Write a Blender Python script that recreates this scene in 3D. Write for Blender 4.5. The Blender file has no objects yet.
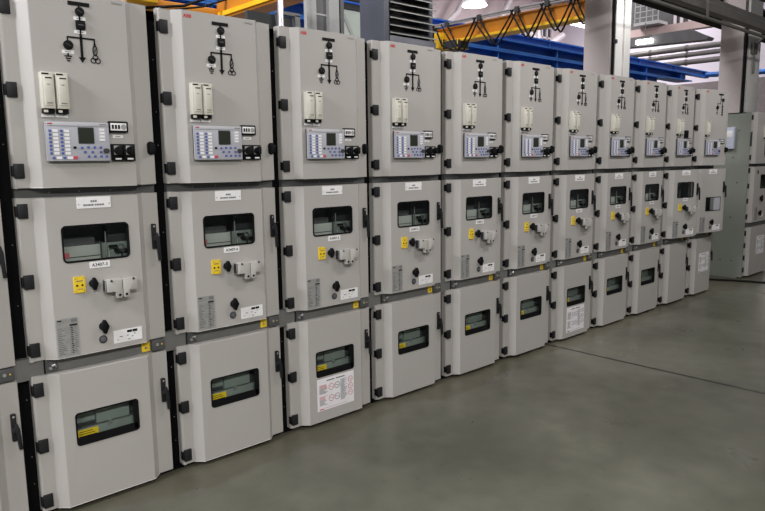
import bpy, bmesh, math, random
from mathutils import Vector, Matrix
random.seed(7)
S = bpy.context.scene
COL = S.collection
PI = math.pi

# ---------------------------------------------------------------- materials
MATS = {}
def mat(name, color, rough=0.5, metal=0.0, var=0.0, scale=6.0, bump=0.0, spec=0.5, emit=None, estr=0.0, coat=0.0):
    m = bpy.data.materials.new(name); m.use_nodes = True
    nt = m.node_tree; b = nt.nodes['Principled BSDF']
    b.inputs['Roughness'].default_value = rough
    b.inputs['Metallic'].default_value = metal
    b.inputs['Specular IOR Level'].default_value = spec
    b.inputs['Coat Weight'].default_value = coat
    c = (*color, 1)
    tc = nt.nodes.new('ShaderNodeTexCoord')
    n = nt.nodes.new('ShaderNodeTexNoise'); n.inputs['Scale'].default_value = scale; n.inputs['Detail'].default_value = 4
    nt.links.new(tc.outputs['Object'], n.inputs['Vector'])
    r = nt.nodes.new('ShaderNodeValToRGB')
    r.color_ramp.elements[0].position = 0.3; r.color_ramp.elements[1].position = 0.7
    r.color_ramp.elements[0].color = (*[max(0, v*(1-var)) for v in color], 1)
    r.color_ramp.elements[1].color = (*[min(1, v*(1+var)) for v in color], 1)
    nt.links.new(n.outputs['Fac'], r.inputs['Fac']); nt.links.new(r.outputs['Color'], b.inputs['Base Color'])
    if bump:
        bp = nt.nodes.new('ShaderNodeBump'); bp.inputs['Strength'].default_value = bump; bp.inputs['Distance'].default_value = 0.002
        n2 = nt.nodes.new('ShaderNodeTexNoise'); n2.inputs['Scale'].default_value = scale*30
        nt.links.new(tc.outputs['Object'], n2.inputs['Vector'])
        nt.links.new(n2.outputs['Fac'], bp.inputs['Height']); nt.links.new(bp.outputs['Normal'], b.inputs['Normal'])
    if emit:
        b.inputs['Emission Color'].default_value = (*emit, 1); b.inputs['Emission Strength'].default_value = estr
    MATS[name] = m
    return m

mat('paint', (.41, .392, .374), .38, var=.025, scale=3, bump=.03)
mat('sage', (.225, .245, .215), .5, var=.04, scale=2)
mat('frame_black', (.003, .003, .0035), .7, spec=.08, var=.2)
mat('black', (.005, .005, .006), .6, spec=.15, var=.15, scale=20)
mat('dark_grey', (.035, .036, .04), .5, var=.1)
mat('hinge_grey', (.014, .0145, .017), .5, spec=.3, var=.15, scale=40)
mat('rail_grey', (.17, .17, .165), .45, metal=.2, var=.1, scale=8)
mat('rail_dark', (.075, .076, .078), .5, var=.1, scale=8)
mat('light_edge', (.52, .50, .48), .45, var=.04)
mat('white', (.80, .79, .80), .5, var=.03, scale=30)
mat('sheet_white', (.78, .76, .79), .55, var=.03, scale=20)
mat('ink', (.007, .007, .008), .7, spec=.15, var=.2)
mat('ink_grey', (.16, .16, .17), .6, var=.2)
mat('ink_red', (.55, .12, .14), .6, var=.1)
mat('logo_red', (.55, .01, .02), .45, var=.1)
mat('yellow_sticker', (.80, .56, .02), .5, var=.06, scale=30)
mat('beige', (.58, .56, .49), .5, var=.04, scale=20)
mat('relay_grey', (.40, .405, .45), .42, var=.03, scale=12)
mat('relay_top', (.50, .50, .53), .4, var=.03, scale=12)
mat('screen', (.022, .026, .017), .3, var=.1)
mat('button_blue', (.07, .11, .36), .4, var=.1)
mat('button_red', (.55, .07, .12), .4, var=.1)
mat('plate_metal', (.36, .36, .35), .42, metal=.3, var=.12, scale=40)
mat('socket_grey', (.43, .415, .395), .5, var=.04, scale=20)
mat('silver', (.55, .55, .55), .3, metal=.9, var=.1)
mat('truck_grey', (.36, .37, .35), .5, var=.08, scale=9)
mat('truck_green', (.22, .255, .235), .5, var=.08, scale=9)
mat('inner_dark', (.06, .063, .066), .6, var=.2)
mat('dot_grey', (.10, .10, .11), .45, var=.1)
mat('blue_steel', (.022, .13, .46), .42, var=.2, scale=1.5)
mat('orange_steel', (.52, .20, .015), .42, var=.18, scale=2)
mat('yellow_and_lit_steel', (.88, .52, .02), .4, var=.08, scale=4)  # yellow crane parts; on the second girder's flange, orange paint coloured as lit
mat('unit_blue_grey', (.068, .072, .095), .45, var=.08, scale=5)
mat('slat_dark', (.035, .037, .036), .4, var=.2)
mat('slat_edge', (.20, .20, .19), .4, metal=.4, var=.1)
mat('column_light', (.40, .40, .40), .5, var=.06)
mat('column_dark', (.115, .115, .12), .5, var=.08)
mat('conduit', (.72, .70, .72), .25, metal=.6, var=.12, scale=12)
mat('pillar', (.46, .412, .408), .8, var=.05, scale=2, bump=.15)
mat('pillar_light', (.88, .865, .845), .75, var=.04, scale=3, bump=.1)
mat('wall_pink', (.66, .55, .57), .85, var=.06, scale=.8)
mat('beam_pink', (.62, .48, .46), .85, var=.06, scale=1)
mat('wall_lilac', (.66, .62, .70), .85, var=.05, scale=.6)
mat('dado_mauve', (.20, .175, .18), .85, var=.08)
mat('truss_white', (.72, .66, .69), .6, var=.05)
mat('ceiling_hall', (.45, .40, .42), .9, var=.1)
mat('slab_brown', (.055, .042, .035), .9, var=.25, scale=2)
mat('tray_grey', (.115, .108, .102), .6, var=.12, scale=5)
mat('duct_grey', (.19, .18, .175), .5, metal=.3, var=.15, scale=3)
mat('canopy_grey', (.10, .10, .105), .6, var=.15, scale=3)
mat('window_dark', (.05, .05, .07), .3, var=.3, scale=3)
mat('lamp', (.9, .9, .9), .5, emit=(1, .99, .95), estr=9)
mat('panel_green', (.52, .58, .52), .5, var=.08, scale=3)
mat('folder_blue', (.50, .54, .66), .5, var=.05)
mat('cable_black', (.004, .004, .004), .7, spec=.2, var=.1)

def glass():
    m = bpy.data.materials.new('window_glass'); m.use_nodes = True
    nt = m.node_tree; nt.nodes.clear()
    o = nt.nodes.new('ShaderNodeOutputMaterial'); mx = nt.nodes.new('ShaderNodeMixShader')
    t = nt.nodes.new('ShaderNodeBsdfTransparent'); t.inputs['Color'].default_value = (.95, .97, .96, 1)
    g = nt.nodes.new('ShaderNodeBsdfGlossy'); g.inputs['Roughness'].default_value = .03
    f = nt.nodes.new('ShaderNodeFresnel'); f.inputs['IOR'].default_value = 1.35
    gm = nt.nodes.new('ShaderNodeNewGeometry'); sb = nt.nodes.new('ShaderNodeMath'); sb.operation = 'SUBTRACT'; sb.inputs[0].default_value = 1
    mu = nt.nodes.new('ShaderNodeMath'); mu.operation = 'MULTIPLY'; nt.links.new(gm.outputs['Backfacing'], sb.inputs[1]); nt.links.new(sb.outputs[0], mu.inputs[1]); nt.links.new(f.outputs[0], mu.inputs[0])
    nt.links.new(mu.outputs[0], mx.inputs[0]); nt.links.new(t.outputs[0], mx.inputs[1]); nt.links.new(g.outputs[0], mx.inputs[2])
    nt.links.new(mx.outputs[0], o.inputs['Surface'])
    MATS['glass'] = m
glass()

def floor_mat():
    m = bpy.data.materials.new('polished_concrete'); m.use_nodes = True
    nt = m.node_tree; N = nt.nodes; L = nt.links; b = N['Principled BSDF']
    tc = N.new('ShaderNodeTexCoord')
    def noise(sc, det=5, dist=0.0):
        n = N.new('ShaderNodeTexNoise'); n.inputs['Scale'].default_value = sc; n.inputs['Detail'].default_value = det
        n.inputs['Distortion'].default_value = dist
        L.new(tc.outputs['Object'], n.inputs['Vector']); return n
    def ramp(src, p0, c0, p1, c1):
        r = N.new('ShaderNodeValToRGB'); r.color_ramp.elements[0].position = p0; r.color_ramp.elements[0].color = (*c0, 1)
        r.color_ramp.elements[1].position = p1; r.color_ramp.elements[1].color = (*c1, 1); L.new(src, r.inputs['Fac']); return r
    def mixc(fac, a, bcol, mode='MIX'):
        x = N.new('ShaderNodeMix'); x.data_type = 'RGBA'; x.blend_type = mode
        if hasattr(fac, 'is_output'): L.new(fac, x.inputs[0])
        else: x.inputs[0].default_value = fac
        L.new(a, x.inputs[6])
        if hasattr(bcol, 'is_output'): L.new(bcol, x.inputs[7])
        else: x.inputs[7].default_value = (*bcol, 1)
        return x.outputs[2]
    base = ramp(noise(.9, 8, .5).outputs['Fac'], .3, (.118, .118, .090), .70, (.178, .177, .143))
    fine = ramp(noise(9, 6).outputs['Fac'], .3, (.86, .86, .86), .7, (1.06, 1.06, 1.05))
    c = mixc(1.0, base.outputs['Color'], fine.outputs['Color'], 'MULTIPLY')
    # larger worn patches, fine specks and the browner unpolished strip along the cabinets
    wp = ramp(noise(.45, 7, 1.2).outputs['Fac'], .42, (.70, .70, .69), .64, (1.04, 1.04, 1.04)); c = mixc(1.0, c, wp.outputs['Color'], 'MULTIPLY')
    sp = ramp(noise(38, 2).outputs['Fac'], .70, (1, 1, 1), .80, (.55, .54, .52)); c = mixc(1.0, c, sp.outputs['Color'], 'MULTIPLY')
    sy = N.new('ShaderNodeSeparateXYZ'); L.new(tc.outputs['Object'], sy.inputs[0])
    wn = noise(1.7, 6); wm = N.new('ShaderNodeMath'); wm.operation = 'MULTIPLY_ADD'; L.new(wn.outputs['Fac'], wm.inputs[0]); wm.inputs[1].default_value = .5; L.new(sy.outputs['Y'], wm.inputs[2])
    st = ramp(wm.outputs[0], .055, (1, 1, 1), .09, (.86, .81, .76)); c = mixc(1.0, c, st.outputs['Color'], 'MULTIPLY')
    # expansion joint cut across the floor
    sx = N.new('ShaderNodeSeparateXYZ'); L.new(tc.outputs['Object'], sx.inputs[0])
    s1 = N.new('ShaderNodeMath'); s1.operation = 'SUBTRACT'; L.new(sx.outputs['X'], s1.inputs[0]); s1.inputs[1].default_value = 3.12
    s2 = N.new('ShaderNodeMath'); s2.operation = 'ABSOLUTE'; L.new(s1.outputs[0], s2.inputs[0])
    s3 = N.new('ShaderNodeMath'); s3.operation = 'LESS_THAN'; L.new(s2.outputs[0], s3.inputs[0]); s3.inputs[1].default_value = .012
    c = mixc(s3.outputs[0], c, (.012, .011, .010))
    L.new(c, b.inputs['Base Color'])
    rr = ramp(noise(2.2, 5, .4).outputs['Fac'], .3, (.26, .26, .26), .75, (.42, .42, .42))
    L.new(rr.outputs['Color'], b.inputs['Roughness'])
    b.inputs['Specular IOR Level'].default_value = .28
    bp = N.new('ShaderNodeBump'); bp.inputs['Strength'].default_value = .05; bp.inputs['Distance'].default_value = .01
    L.new(noise(14, 3).outputs['Fac'], bp.inputs['Height']); L.new(bp.outputs['Normal'], b.inputs['Normal'])
    MATS['floor'] = m
floor_mat()

# ---------------------------------------------------------------- mesh builder
class MB:
    def __init__(s): s.v = []; s.f = []; s.m = []; s.keys = []
    def key(s, k):
        if k not in s.keys: s.keys.append(k)
        return s.keys.index(k)
    def add(s, vs, fs, k):
        o = len(s.v); i = s.key(k); s.v += [tuple(p) for p in vs]
        for f in fs: s.f.append([o+j for j in f]); s.m.append(i)
        return s
    def box(s, x0, x1, y0, y1, z0, z1, k):
        vs = [(x, y, z) for x in (x0, x1) for y in (y0, y1) for z in (z0, z1)]
        return s.add(vs, [(0, 1, 3, 2), (4, 6, 7, 5), (0, 4, 5, 1), (2, 3, 7, 6), (0, 2, 6, 4), (1, 5, 7, 3)], k)
    def prism(s, pts, y0, y1, k):           # outline in xz, extruded along y (y0 = front)
        n = len(pts); vs = [(x, y0, z) for x, z in pts]+[(x, y1, z) for x, z in pts]
        fs = [list(range(n)), list(range(2*n-1, n-1, -1))]+[(i, n+i, n+(i+1) % n, (i+1) % n) for i in range(n)]
        return s.add(vs, fs, k)
    def disc(s, x, z, r, y0, y1, k, n=20, rz=None):
        rz = rz or r
        return s.prism([(x+r*math.cos(2*PI*i/n), z+rz*math.sin(2*PI*i/n)) for i in range(n)], y0, y1, k)
    def ring(s, x, z, r, w, y0, y1, k, n=20, rz=None):
        rz = rz or r; vs = []; fs = []
        for (a, y) in ((1, y0), (1-w/r, y0), (1-w/r, y1), (1, y1)):
            vs += [(x+r*a*math.cos(2*PI*i/n), y, z+rz*a*math.sin(2*PI*i/n)) for i in range(n)]
        for q in range(4):
            for i in range(n): fs.append((q*n+i, q*n+(i+1) % n, ((q+1) % 4)*n+(i+1) % n, ((q+1) % 4)*n+i))
        return s.add(vs, fs, k)
    def rrect(s, x0, x1, z0, z1, r, y0, y1, k): return s.prism(rr(x0, x1, z0, z1, r), y0, y1, k)
    def tube(s, pts, r, k, n=8, caps=True):
        pts = [Vector(p) for p in pts]; vs = []; fs = []; prev = None
        for i, p in enumerate(pts):
            d = (pts[min(i+1, len(pts)-1)]-pts[max(i-1, 0)]).normalized()
            if prev is None:
                a = d.cross(Vector((0, 0, 1)) if abs(d.z) < .9 else Vector((1, 0, 0))).normalized()
            else: a = (prev-d*prev.dot(d)).normalized()
            prev = a; b = d.cross(a)
            vs += [p+(a*math.cos(2*PI*j/n)+b*math.sin(2*PI*j/n))*r for j in range(n)]
        for i in range(len(pts)-1):
            for j in range(n): fs.append((i*n+j, i*n+(j+1) % n, (i+1)*n+(j+1) % n, (i+1)*n+j))
        if caps: fs += [tuple(range(n-1, -1, -1)), tuple(range((len(pts)-1)*n, len(pts)*n))]
        return s.add(vs, fs, k)
    def line(s, x0, z0, x1, z1, w, y0, y1, k):   # flat bar between two points of a panel
        d = Vector((x1-x0, z1-z0)).normalized(); n = Vector((-d.y, d.x))*w/2
        return s.prism([(x0+n.x, z0+n.y), (x0-n.x, z0-n.y), (x1-n.x, z1-n.y), (x1+n.x, z1+n.y)], y0, y1, k)
    def text(s, string, x, z, size, y, k, bold=0.0, align='CENTER'):
        vs, fs = text_geo(string, bold, align)
        return s.add([(x+size*a, y, z+size*b) for a, b in vs], fs, k)
    def mesh(s, name, bevel=0.0, smooth=True):
        me = bpy.data.meshes.new(name); me.from_pydata(s.v, [], s.f)
        for k in s.keys: me.materials.append(MATS[k])
        me.polygons.foreach_set('material_index', s.m)
        bm = bmesh.new(); bm.from_mesh(me)
        bmesh.ops.recalc_face_normals(bm, faces=bm.faces)
        if bevel:
            bmesh.ops.remove_doubles(bm, verts=bm.verts, dist=1e-5)
            ed = [e for e in bm.edges if len(e.link_faces) == 2 and e.calc_face_angle(0) > math.radians(32)]
            bmesh.ops.bevel(bm, geom=ed, offset=bevel, segments=2, profile=.5, affect='EDGES', clamp_overlap=True)
        bm.to_mesh(me); bm.free()
        if smooth:
            me.shade_smooth(); me.set_sharp_from_angle(angle=math.radians(35))
        return me
    def obj(s, name, parent=None, bevel=0.0, **kw):
        o = bpy.data.objects.new(name, s.mesh(name, bevel)); COL.objects.link(o)
        if parent: o.parent = parent
        for a, b in kw.items(): o[a] = b
        return o

def rr(x0, x1, z0, z1, r, n=5):
    pts = []
    for cx, cz, a in ((x1-r, z1-r, 0), (x0+r, z1-r, 90), (x0+r, z0+r, 180), (x1-r, z0+r, 270)):
        for i in range(n+1):
            t = math.radians(a+90*i/n); pts.append((cx+r*math.cos(t), cz+r*math.sin(t)))
    return pts

_TX = {}
def text_geo(string, bold, align):
    kk = (string, bold, align)
    if kk not in _TX:
        cu = bpy.data.curves.new('lettering', 'FONT'); cu.body = string; cu.size = 1; cu.align_x = align; cu.offset = bold
        cu.resolution_u = 3
        ob = bpy.data.objects.new('lettering', cu); COL.objects.link(ob)
        dg = bpy.context.evaluated_depsgraph_get(); ev = ob.evaluated_get(dg); me = ev.to_mesh()
        _TX[kk] = ([(v.co.x, v.co.y) for v in me.vertices], [list(p.vertices) for p in me.polygons])
        ev.to_mesh_clear(); bpy.data.objects.remove(ob); bpy.data.curves.remove(cu)
    return _TX[kk]

def thing(name, loc, label, cat, group=None):
    o = bpy.data.objects.new(name, None); COL.objects.link(o); o.location = loc; o.empty_display_size = .1
    o['label'] = label; o['category'] = cat
    if group: o['group'] = group
    return o

# ---------------------------------------------------------------- cabinet parts (local: x along the row, y into the cabinet, z up)
FZ = .038; W = .58; PITCH = .6342; FP = -.035; TH = .042
XS = (.060, .097, .477, .511); SH = -.005; LEFT = [0.0]
ZT = (1.426, 2.2); ZM = (.7165, 1.387); ZL = (.06, .6527)

def door_mesh(name, z0, z1, hole=None, w=W, xs=XS):
    xs = [v+.006+LEFT[0] for v in xs] if xs is XS else xs
    m = MB(); k = 'paint'; E0 = .011
    prof = [(E0, 0), (xs[0], 0), (xs[1], FP), (xs[2], FP), (xs[3], 0), (w, 0)]
    for i in range(5):
        (a, ya), (b, yb) = prof[i], prof[i+1]
        if i == 2 and hole: continue
        m.add([(a, ya, z0), (b, yb, z0), (b, yb, z1), (a, ya, z1)], [(0, 1, 2, 3)], k)
    rim = [(E0-.012*math.sin(PI/2*i/5), .012-.012*math.cos(PI/2*i/5)) for i in range(6)]+[(E0-.012, TH)]
    for (a, ya), (b, yb) in zip(rim, rim[1:]): m.add([(a, ya, z0), (b, yb, z0), (b, yb, z1), (a, ya, z1)], [(3, 2, 1, 0)], k)
    m.add([(w, 0, z0), (w, 0, z1), (w, TH, z1), (w, TH, z0)], [(3, 2, 1, 0)], k)
    for z in (z0, z1):
        pl = rim+[(w, TH), (w, 0), (xs[3], 0), (xs[0], 0)]
        m.add([(a, y, z) for a, y in pl], [tuple(range(len(pl)))], k)
        m.add([(xs[0], 0, z), (xs[1], FP, z), (xs[2], FP, z), (xs[3], 0, z)], [(0, 1, 2, 3)], k)
    if hole:
        lp = [(x+SH+LEFT[0], z) for x, z in rr(*hole)]; n = len(lp); q = n//4
        for (ra, rb, y) in ((xs[1], xs[2], FP),):
            vs = [(x, y, z) for x, z in lp]+[(rb, y, z1), (ra, y, z1), (ra, y, z0), (rb, y, z0)]
            fs = []
            for c in range(4):
                for i in range(q-1): fs.append((c*q+i, c*q+i+1, n+c))
                fs.append((c*q+q-1, (c*q+q) % n, n+(c+1) % 4, n+c))
            m.add(vs, fs, k)
        m.add([(x, FP, z) for x, z in lp]+[(x, FP+.012, z) for x, z in lp], [(i, (i+1) % n, n+(i+1) % n, n+i) for i in range(n)], 'black')
    else:
        m.add([(E0-.012, TH, z0), (w, TH, z0), (w, TH, z1), (E0-.012, TH, z1)], [(3, 2, 1, 0)], k)
    return m.mesh(name, bevel=.0025, smooth=False)

MW = (.162, .439, 1.114, 1.268, .02); LW = (.158, .43, .321, .467, .016)
MESH = {}
def M(key, fn):
    if key not in MESH: MESH[key] = fn()
    return MESH[key]

def hinge_mesh(z, w=.048, h=.058):
    m = MB(); m.box(.003, .040, -.009, .012, z-h/2, z+h/2, 'hinge_grey')
    m.box(-.004, .008, -.007, .018, z-h/2+.008, z+h/2-.008, 'black')
    return m.mesh('hinge', .0015)
def latch_mesh():
    m = MB(); m.rrect(.546, .580, 1.557, 1.615, .015, -.010, 0, 'black'); m.rrect(.551, .576, 1.563, 1.609, .011, -.026, -.010, 'black')
    return m.mesh('latch', .003)
def logo_mesh():
    m = MB(); m.text('ABB', .135, 2.168, .0215, FP-.0008, 'logo_red', .03); return m.mesh('logo', smooth=False)
def nameplate_mesh():
    m = MB(); m.text('UniGear', .452, 2.177, .013, FP-.0008, 'ink_grey', .01); return m.mesh('name_lettering', smooth=False)
def mimic_mesh():
    m = MB(); a, b = FP-.003, FP+.001; k = 'ink'
    m.box(.256, .339, a, b, 2.151, 2.166, k); m.box(.2945, .3005, a, b, 2.04, 2.151, k)
    m.box(.243, .352, a, b, 2.0225, 2.0285, k); m.box(.2925, .3025, a, b, 1.945, 2.04, k)
    m.prism([(.2835, 1.95), (.2975, 1.928), (.3115, 1.95)], a, b, k)
    m.box(.2425, .2475, a, b, 1.99, 2.028, k); m.box(.3475, .3525, a, b, 1.995, 2.028, k)
    m.disc(.35, 1.981, .0085, a, b, 'ink_grey', 14, .02); m.ring(.35, 1.981, .010, .003, a-.0006, b, k, 14, .022)
    m.line(.343, 1.972, .357, 1.99, .003, a-.001, b, k); m.prism([(.35, 2.012), (.344, 2.003), (.356, 2.003)], a, b, k)
    for x, z in ((.341, 1.941), (.359, 1.941), (.35, 1.954)): m.ring(x, z, .0115, .003, a, b, k, 16)
    for i, w in enumerate((.028, .02, .011)): m.box(.243-w/2, .243+w/2, a, b, 1.948-i*.009, 1.9525-i*.009, k)
    m.box(.2405, .2455, a, b, 1.95, 1.962, k)
    return m.mesh('mimic_diagram')
def mimic_end_mesh():
    m = MB(); a, b = FP-.003, FP+.001; k = 'ink'
    m.box(.34, .42, a, b, 2.146, 2.163, k); m.box(.373, .379, a, b, 2.06, 2.15, k); m.box(.316, .379, a, b, 2.057, 2.063, k)
    m.box(.316, .321, a, b, 1.98, 2.06, k); m.box(.373, .412, a, b, 2.105, 2.11, k)
    m.box(.404, .41, a, b, 1.94, 2.07, k)
    for i, w in enumerate((.028, .02, .011)): m.box(.318-w/2, .318+w/2, a, b, 1.968-i*.009, 1.9725-i*.009, k)
    for z in (1.95, 1.975, 2.0, 2.03): m.ring(.41, z, .012, .004, a, b, k, 14)
    return m.mesh('mimic_diagram')
def ind_mesh(x, z, r, sq=False):
    m = MB()
    if sq: m.rrect(x-r, x+r, z-r, z+r, .005, FP-.010, FP, 'black'); m.box(x-r*.6, x+r*.6, FP-.0108, FP-.01, z-.0015, z+.0015, 'ink_grey')
    else: m.disc(x, z, r, FP-.010, FP, 'black', 24); m.line(x-r*.6, z+r*.3, x+r*.6, z-r*.3, .002, FP-.0108, FP-.0095, 'ink_grey')
    return m.mesh('position_indicator', .001)
def tag_mesh(x, z, w=.046, h=.013):
    m = MB(); m.box(x-w/2, x+w/2, FP-.0015, FP+.001, z-h/2, z+h/2, 'white'); m.box(x-w*.25, x+w*.25, FP-.002, FP-.0014, z-.0018, z+.0012, 'ink_grey')
    return m.mesh('tag_label')
def test_body(x0):
    m = MB(); x1 = x0+.046
    m.box(x0, x1, FP-.034, FP+.001, 1.738, 1.879, 'beige')
    m.box(x0+.008, x1-.006, FP-.037, FP-.03, 1.75, 1.862, 'beige')
    return m.mesh('test_block', .002)
def test_print(x0):
    m = MB(); x1 = x0+.046; y = FP-.0375
    m.box(x0+.013, x1-.008, y, y+.001, 1.853, 1.858, 'ink'); m.box(x0+.018, x1-.016, y, y+.001, 1.829, 1.832, 'ink_grey')
    m.box(x0+.014, x1-.01, y, y+.001, 1.757, 1.761, 'ink_grey'); m.box(x0+.002, x0+.028, FP-.0348, FP-.033, 1.868, 1.874, 'ink')
    return m.mesh('printing')
def test_term(x0):
    m = MB(); x1 = x0+.046
    m.box(x0+.002, x1-.002, FP-.022, FP+.001, 1.72, 1.739, 'black'); m.box(x0+.004, x0+.018, FP-.028, FP-.02, 1.723, 1.733, 'beige')
    m.box(x0, x1, FP-.003, FP+.001, 1.706, 1.717, 'white')
    return m.mesh('terminal')
RY = FP-.024
def relay_body():
    m = MB(); m.box(.131, .371, RY+.008, FP+.001, 1.534, 1.688, 'dark_grey'); m.rrect(.127, .375, 1.532, 1.690, .004, RY, RY+.010, 'relay_grey')
    m.rrect(.131, .371, 1.672, 1.688, .003, RY-.002, RY+.002, 'relay_top'); m.box(.135, .153, RY-.0026, RY-.0018, 1.678, 1.683, 'logo_red')
    m.box(.337, .366, RY-.0026, RY-.0018, 1.678, 1.682, 'ink_grey')
    return m.mesh('relay', .0015)
def relay_screen():
    m = MB(); m.rrect(.25, .313, 1.602, 1.668, .003, RY-.002, RY, 'dark_grey'); m.box(.253, .31, RY-.003, RY-.0018, 1.606, 1.664, 'screen')
    return m.mesh('screen')
def box_mesh(name, x0, x1, z0, z1, y0, y1, k):
    m = MB(); m.box(x0, x1, y0, y1, z0, z1, k); return m.mesh(name)
LED = [(.143+.043*c, 1.652-.0148*r) for c in (0, 1) for r in range(7)]+[(.151, 1.545), (.192, 1.545)]
LAB = [(.153+.043*c, 1.652-.0148*r) for c in (0, 1) for r in range(7)]+[(.161, 1.545), (.203, 1.545)]
KEYS = [(.262, 1.585), (.287, 1.587), (.312, 1.587), (.337, 1.587), (.273, 1.568), (.303, 1.568), (.336, 1.568), (.287, 1.55), (.312, 1.55), (.337, 1.55), (.359, 1.55)]
def button(x, z, k='button_blue', w=.0095, h=.0085):
    return box_mesh('button', x-w/2, x+w/2, z-h/2, z+h/2, RY-.0035, RY+.001, k)
def led_label(x, z): return box_mesh('indicator_label', x, x+.020, z-.0052, z+.0052, RY-.0015, RY+.001, 'white')
def relay_side():
    m = MB(); m.box(.333, .36, RY-.0015, RY+.001, 1.612, 1.668, 'relay_top')
    for z in (1.618, 1.632, 1.646, 1.66): m.box(.336, .356, RY-.002, RY-.001, z-.004, z+.004, 'white')
    return m.mesh('function_strip')
def relay_port():
    m = MB(); m.rrect(.347, .371, 1.563, 1.583, .009, RY-.006, RY+.001, 'dark_grey'); return m.mesh('service_port')
def meter_body():
    m = MB(); m.rrect(.379, .463, 1.65, 1.697, .006, FP-.012, FP+.001, 'black'); m.rrect(.386, .456, 1.657, 1.69, .003, FP-.0135, FP-.01, 'white')
    return m.mesh('counter', .001)
def meter_disp():
    m = MB()
    for x in (.393, .406, .419): m.box(x, x+.008, FP-.0145, FP-.013, 1.665, 1.682, 'ink')
    m.disc(.443, 1.6735, .0115, FP-.0145, FP-.013, 'plate_metal')
    return m.mesh('display')
def switch_base(x):
    m = MB(); m.box(x, x+.049, FP-.014, FP+.001, 1.531, 1.602, 'black'); m.box(x+.008, x+.043, FP-.0155, FP-.013, 1.556, 1.596, 'plate_metal')
    m.box(x+.012, x+.04, FP-.0155, FP-.013, 1.535, 1.544, 'white')
    return m.mesh('rotary_switch', .001)
def switch_knob(x):
    m = MB(); m.disc(x+.025, 1.574, .0165, FP-.028, FP-.015, 'black', 20); m.rrect(x+.0185, x+.0315, 1.556, 1.594, .006, FP-.05, FP-.027, 'black')
    return m.mesh('knob', .0015)
def gasket(h, extra=.0):
    x0, x1, z0, z1, r = h; m = MB(); t = .006
    o, i = rr(x0-.001, x1+.001, z0-.001, z1+.001, r), rr(x0+t, x1-t, z0+t, z1-t, max(r-t, .003)); n = len(o)
    vs = [(a, FP-.0025, c) for a, c in o]+[(a, FP-.0025, c) for a, c in i]+[(a, FP+.01, c) for a, c in o]+[(a, FP+.01, c) for a, c in i]
    fs = []
    for j in range(n):
        q = (j+1) % n; fs += [(j, q, n+q, n+j), (2*n+j, 3*n+j, 3*n+q, 2*n+q), (j, 2*n+j, 2*n+q, q), (n+j, n+q, 3*n+q, 3*n+j)]
    m.add(vs, fs, 'black')
    if extra: m.rrect(x0+.002, x1-.002, z0+.002, z0+extra, .006, FP-.001, FP+.008, 'black'); m.rrect(x1-.022, x1-.002, z0+.01, z1-.002, .006, FP-.001, FP+.008, 'black')
    return m.mesh('window_gasket')
def pane(h):
    x0, x1, z0, z1, r = h; m = MB(); m.rrect(x0+.002, x1-.002, z0+.002, z1-.002, r, FP+.004, FP+.008, 'glass'); return m.mesh('window_pane')
def pane_half(h):
    x0, x1, z0, z1, r = h; m = MB(); m.box(x0+.006+(x1-x0)*.55, x1-.006, FP-.001, FP+.008, z0+.006, z1-.006, 'relay_grey'); return m.mesh('shutter')
def top_label():
    m = MB(); m.box(.231, .370, FP-.002, FP+.001, 1.336, 1.383, 'white'); y = FP-.0026
    for a, b in ((.287, .294), (.296, .303), (.305, .312)): m.box(a, b, y, FP, 1.361, 1.369, 'ink_grey')
    for a, b in ((.257, .266), (.268, .274), (.276, .287), (.289, .298), (.303, .309), (.311, .32), (.322, .331), (.333, .341)): m.box(a, b, y, FP, 1.346, 1.353, 'ink_grey')
    for x in (.238, .363): m.disc(x, 1.353, .0025, y, FP, 'ink_grey', 8)
    return m.mesh('title_label')
def code_label(code):
    m = MB(); m.rrect(.264, .349, 1.081, 1.109, .004, FP-.002, FP+.001, 'white'); m.text(code, .3065, 1.0885, .019, FP-.0026, 'ink', .012)
    return m.mesh('code_label', smooth=False)
def yellow_label():
    m = MB(); m.rrect(.194, .24, .985, 1.053, .003, FP-.006, FP+.001, 'yellow_sticker')
    for x in (.206, .227): m.disc(x, 1.016, .0045, FP-.007, FP-.004, 'ink', 12)
    for x, z in ((.2, 1.045), (.233, 1.045), (.2, .993), (.234, .993)): m.disc(x, z, .002, FP-.007, FP-.004, 'ink_grey', 8)
    m.box(.204, .23, FP-.0066, FP-.005, 1.033, 1.037, 'ink_grey'); m.box(.206, .228, FP-.0066, FP-.005, .999, 1.002, 'ink_grey')
    return m.mesh('interlock_label')
def keyknob(x, z, r=.017):
    m = MB(); m.disc(x, z, r*.8, FP-.016, FP+.001, 'black', 20); m.disc(x, z, r, FP-.012, FP-.004, 'black', 20)
    m.prism([(x-r*.25, z+r*1.55), (x-r*.95, z), (x-r*.25, z-r*1.55), (x+r*.25, z-r*1.55), (x+r*.95, z), (x+r*.25, z+r*1.55)], FP-.03, FP-.014, 'black')
    return m.mesh('key_switch', .001)
def push(x, z):
    m = MB(); m.disc(x, z, .0175, FP-.005, FP+.001, 'dark_grey', 24); m.disc(x, z, .013, FP-.008, FP-.004, 'dot_grey', 24); return m.mesh('push_button', .001)
def plate():
    m = MB(); m.box(.113, .199, FP-.0015, FP+.001, .724, .884, 'plate_metal'); y = FP-.0021
    m.box(.117, .134, y, FP, .874, .879, 'ink'); m.box(.172, .195, y, FP, .866, .88, 'ink_grey'); m.box(.165, .195, y, FP, .850, .857, 'ink')
    rnd = random.Random(3)
    for i in range(15):
        z = .842-i*.0078; m.box(.117, .117+.012+rnd.random()*.022, y, FP, z, z+.0028, 'ink_grey'); m.box(.168, .168+.006+rnd.random()*.006, y, FP, z, z+.003, 'ink'); m.box(.182, .182+.004+rnd.random()*.01, y, FP, z, z+.0028, 'ink_grey')
    m.box(.1635, .1645, y, FP, .727, .846, 'ink_grey')
    return m.mesh('rating_plate')
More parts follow.
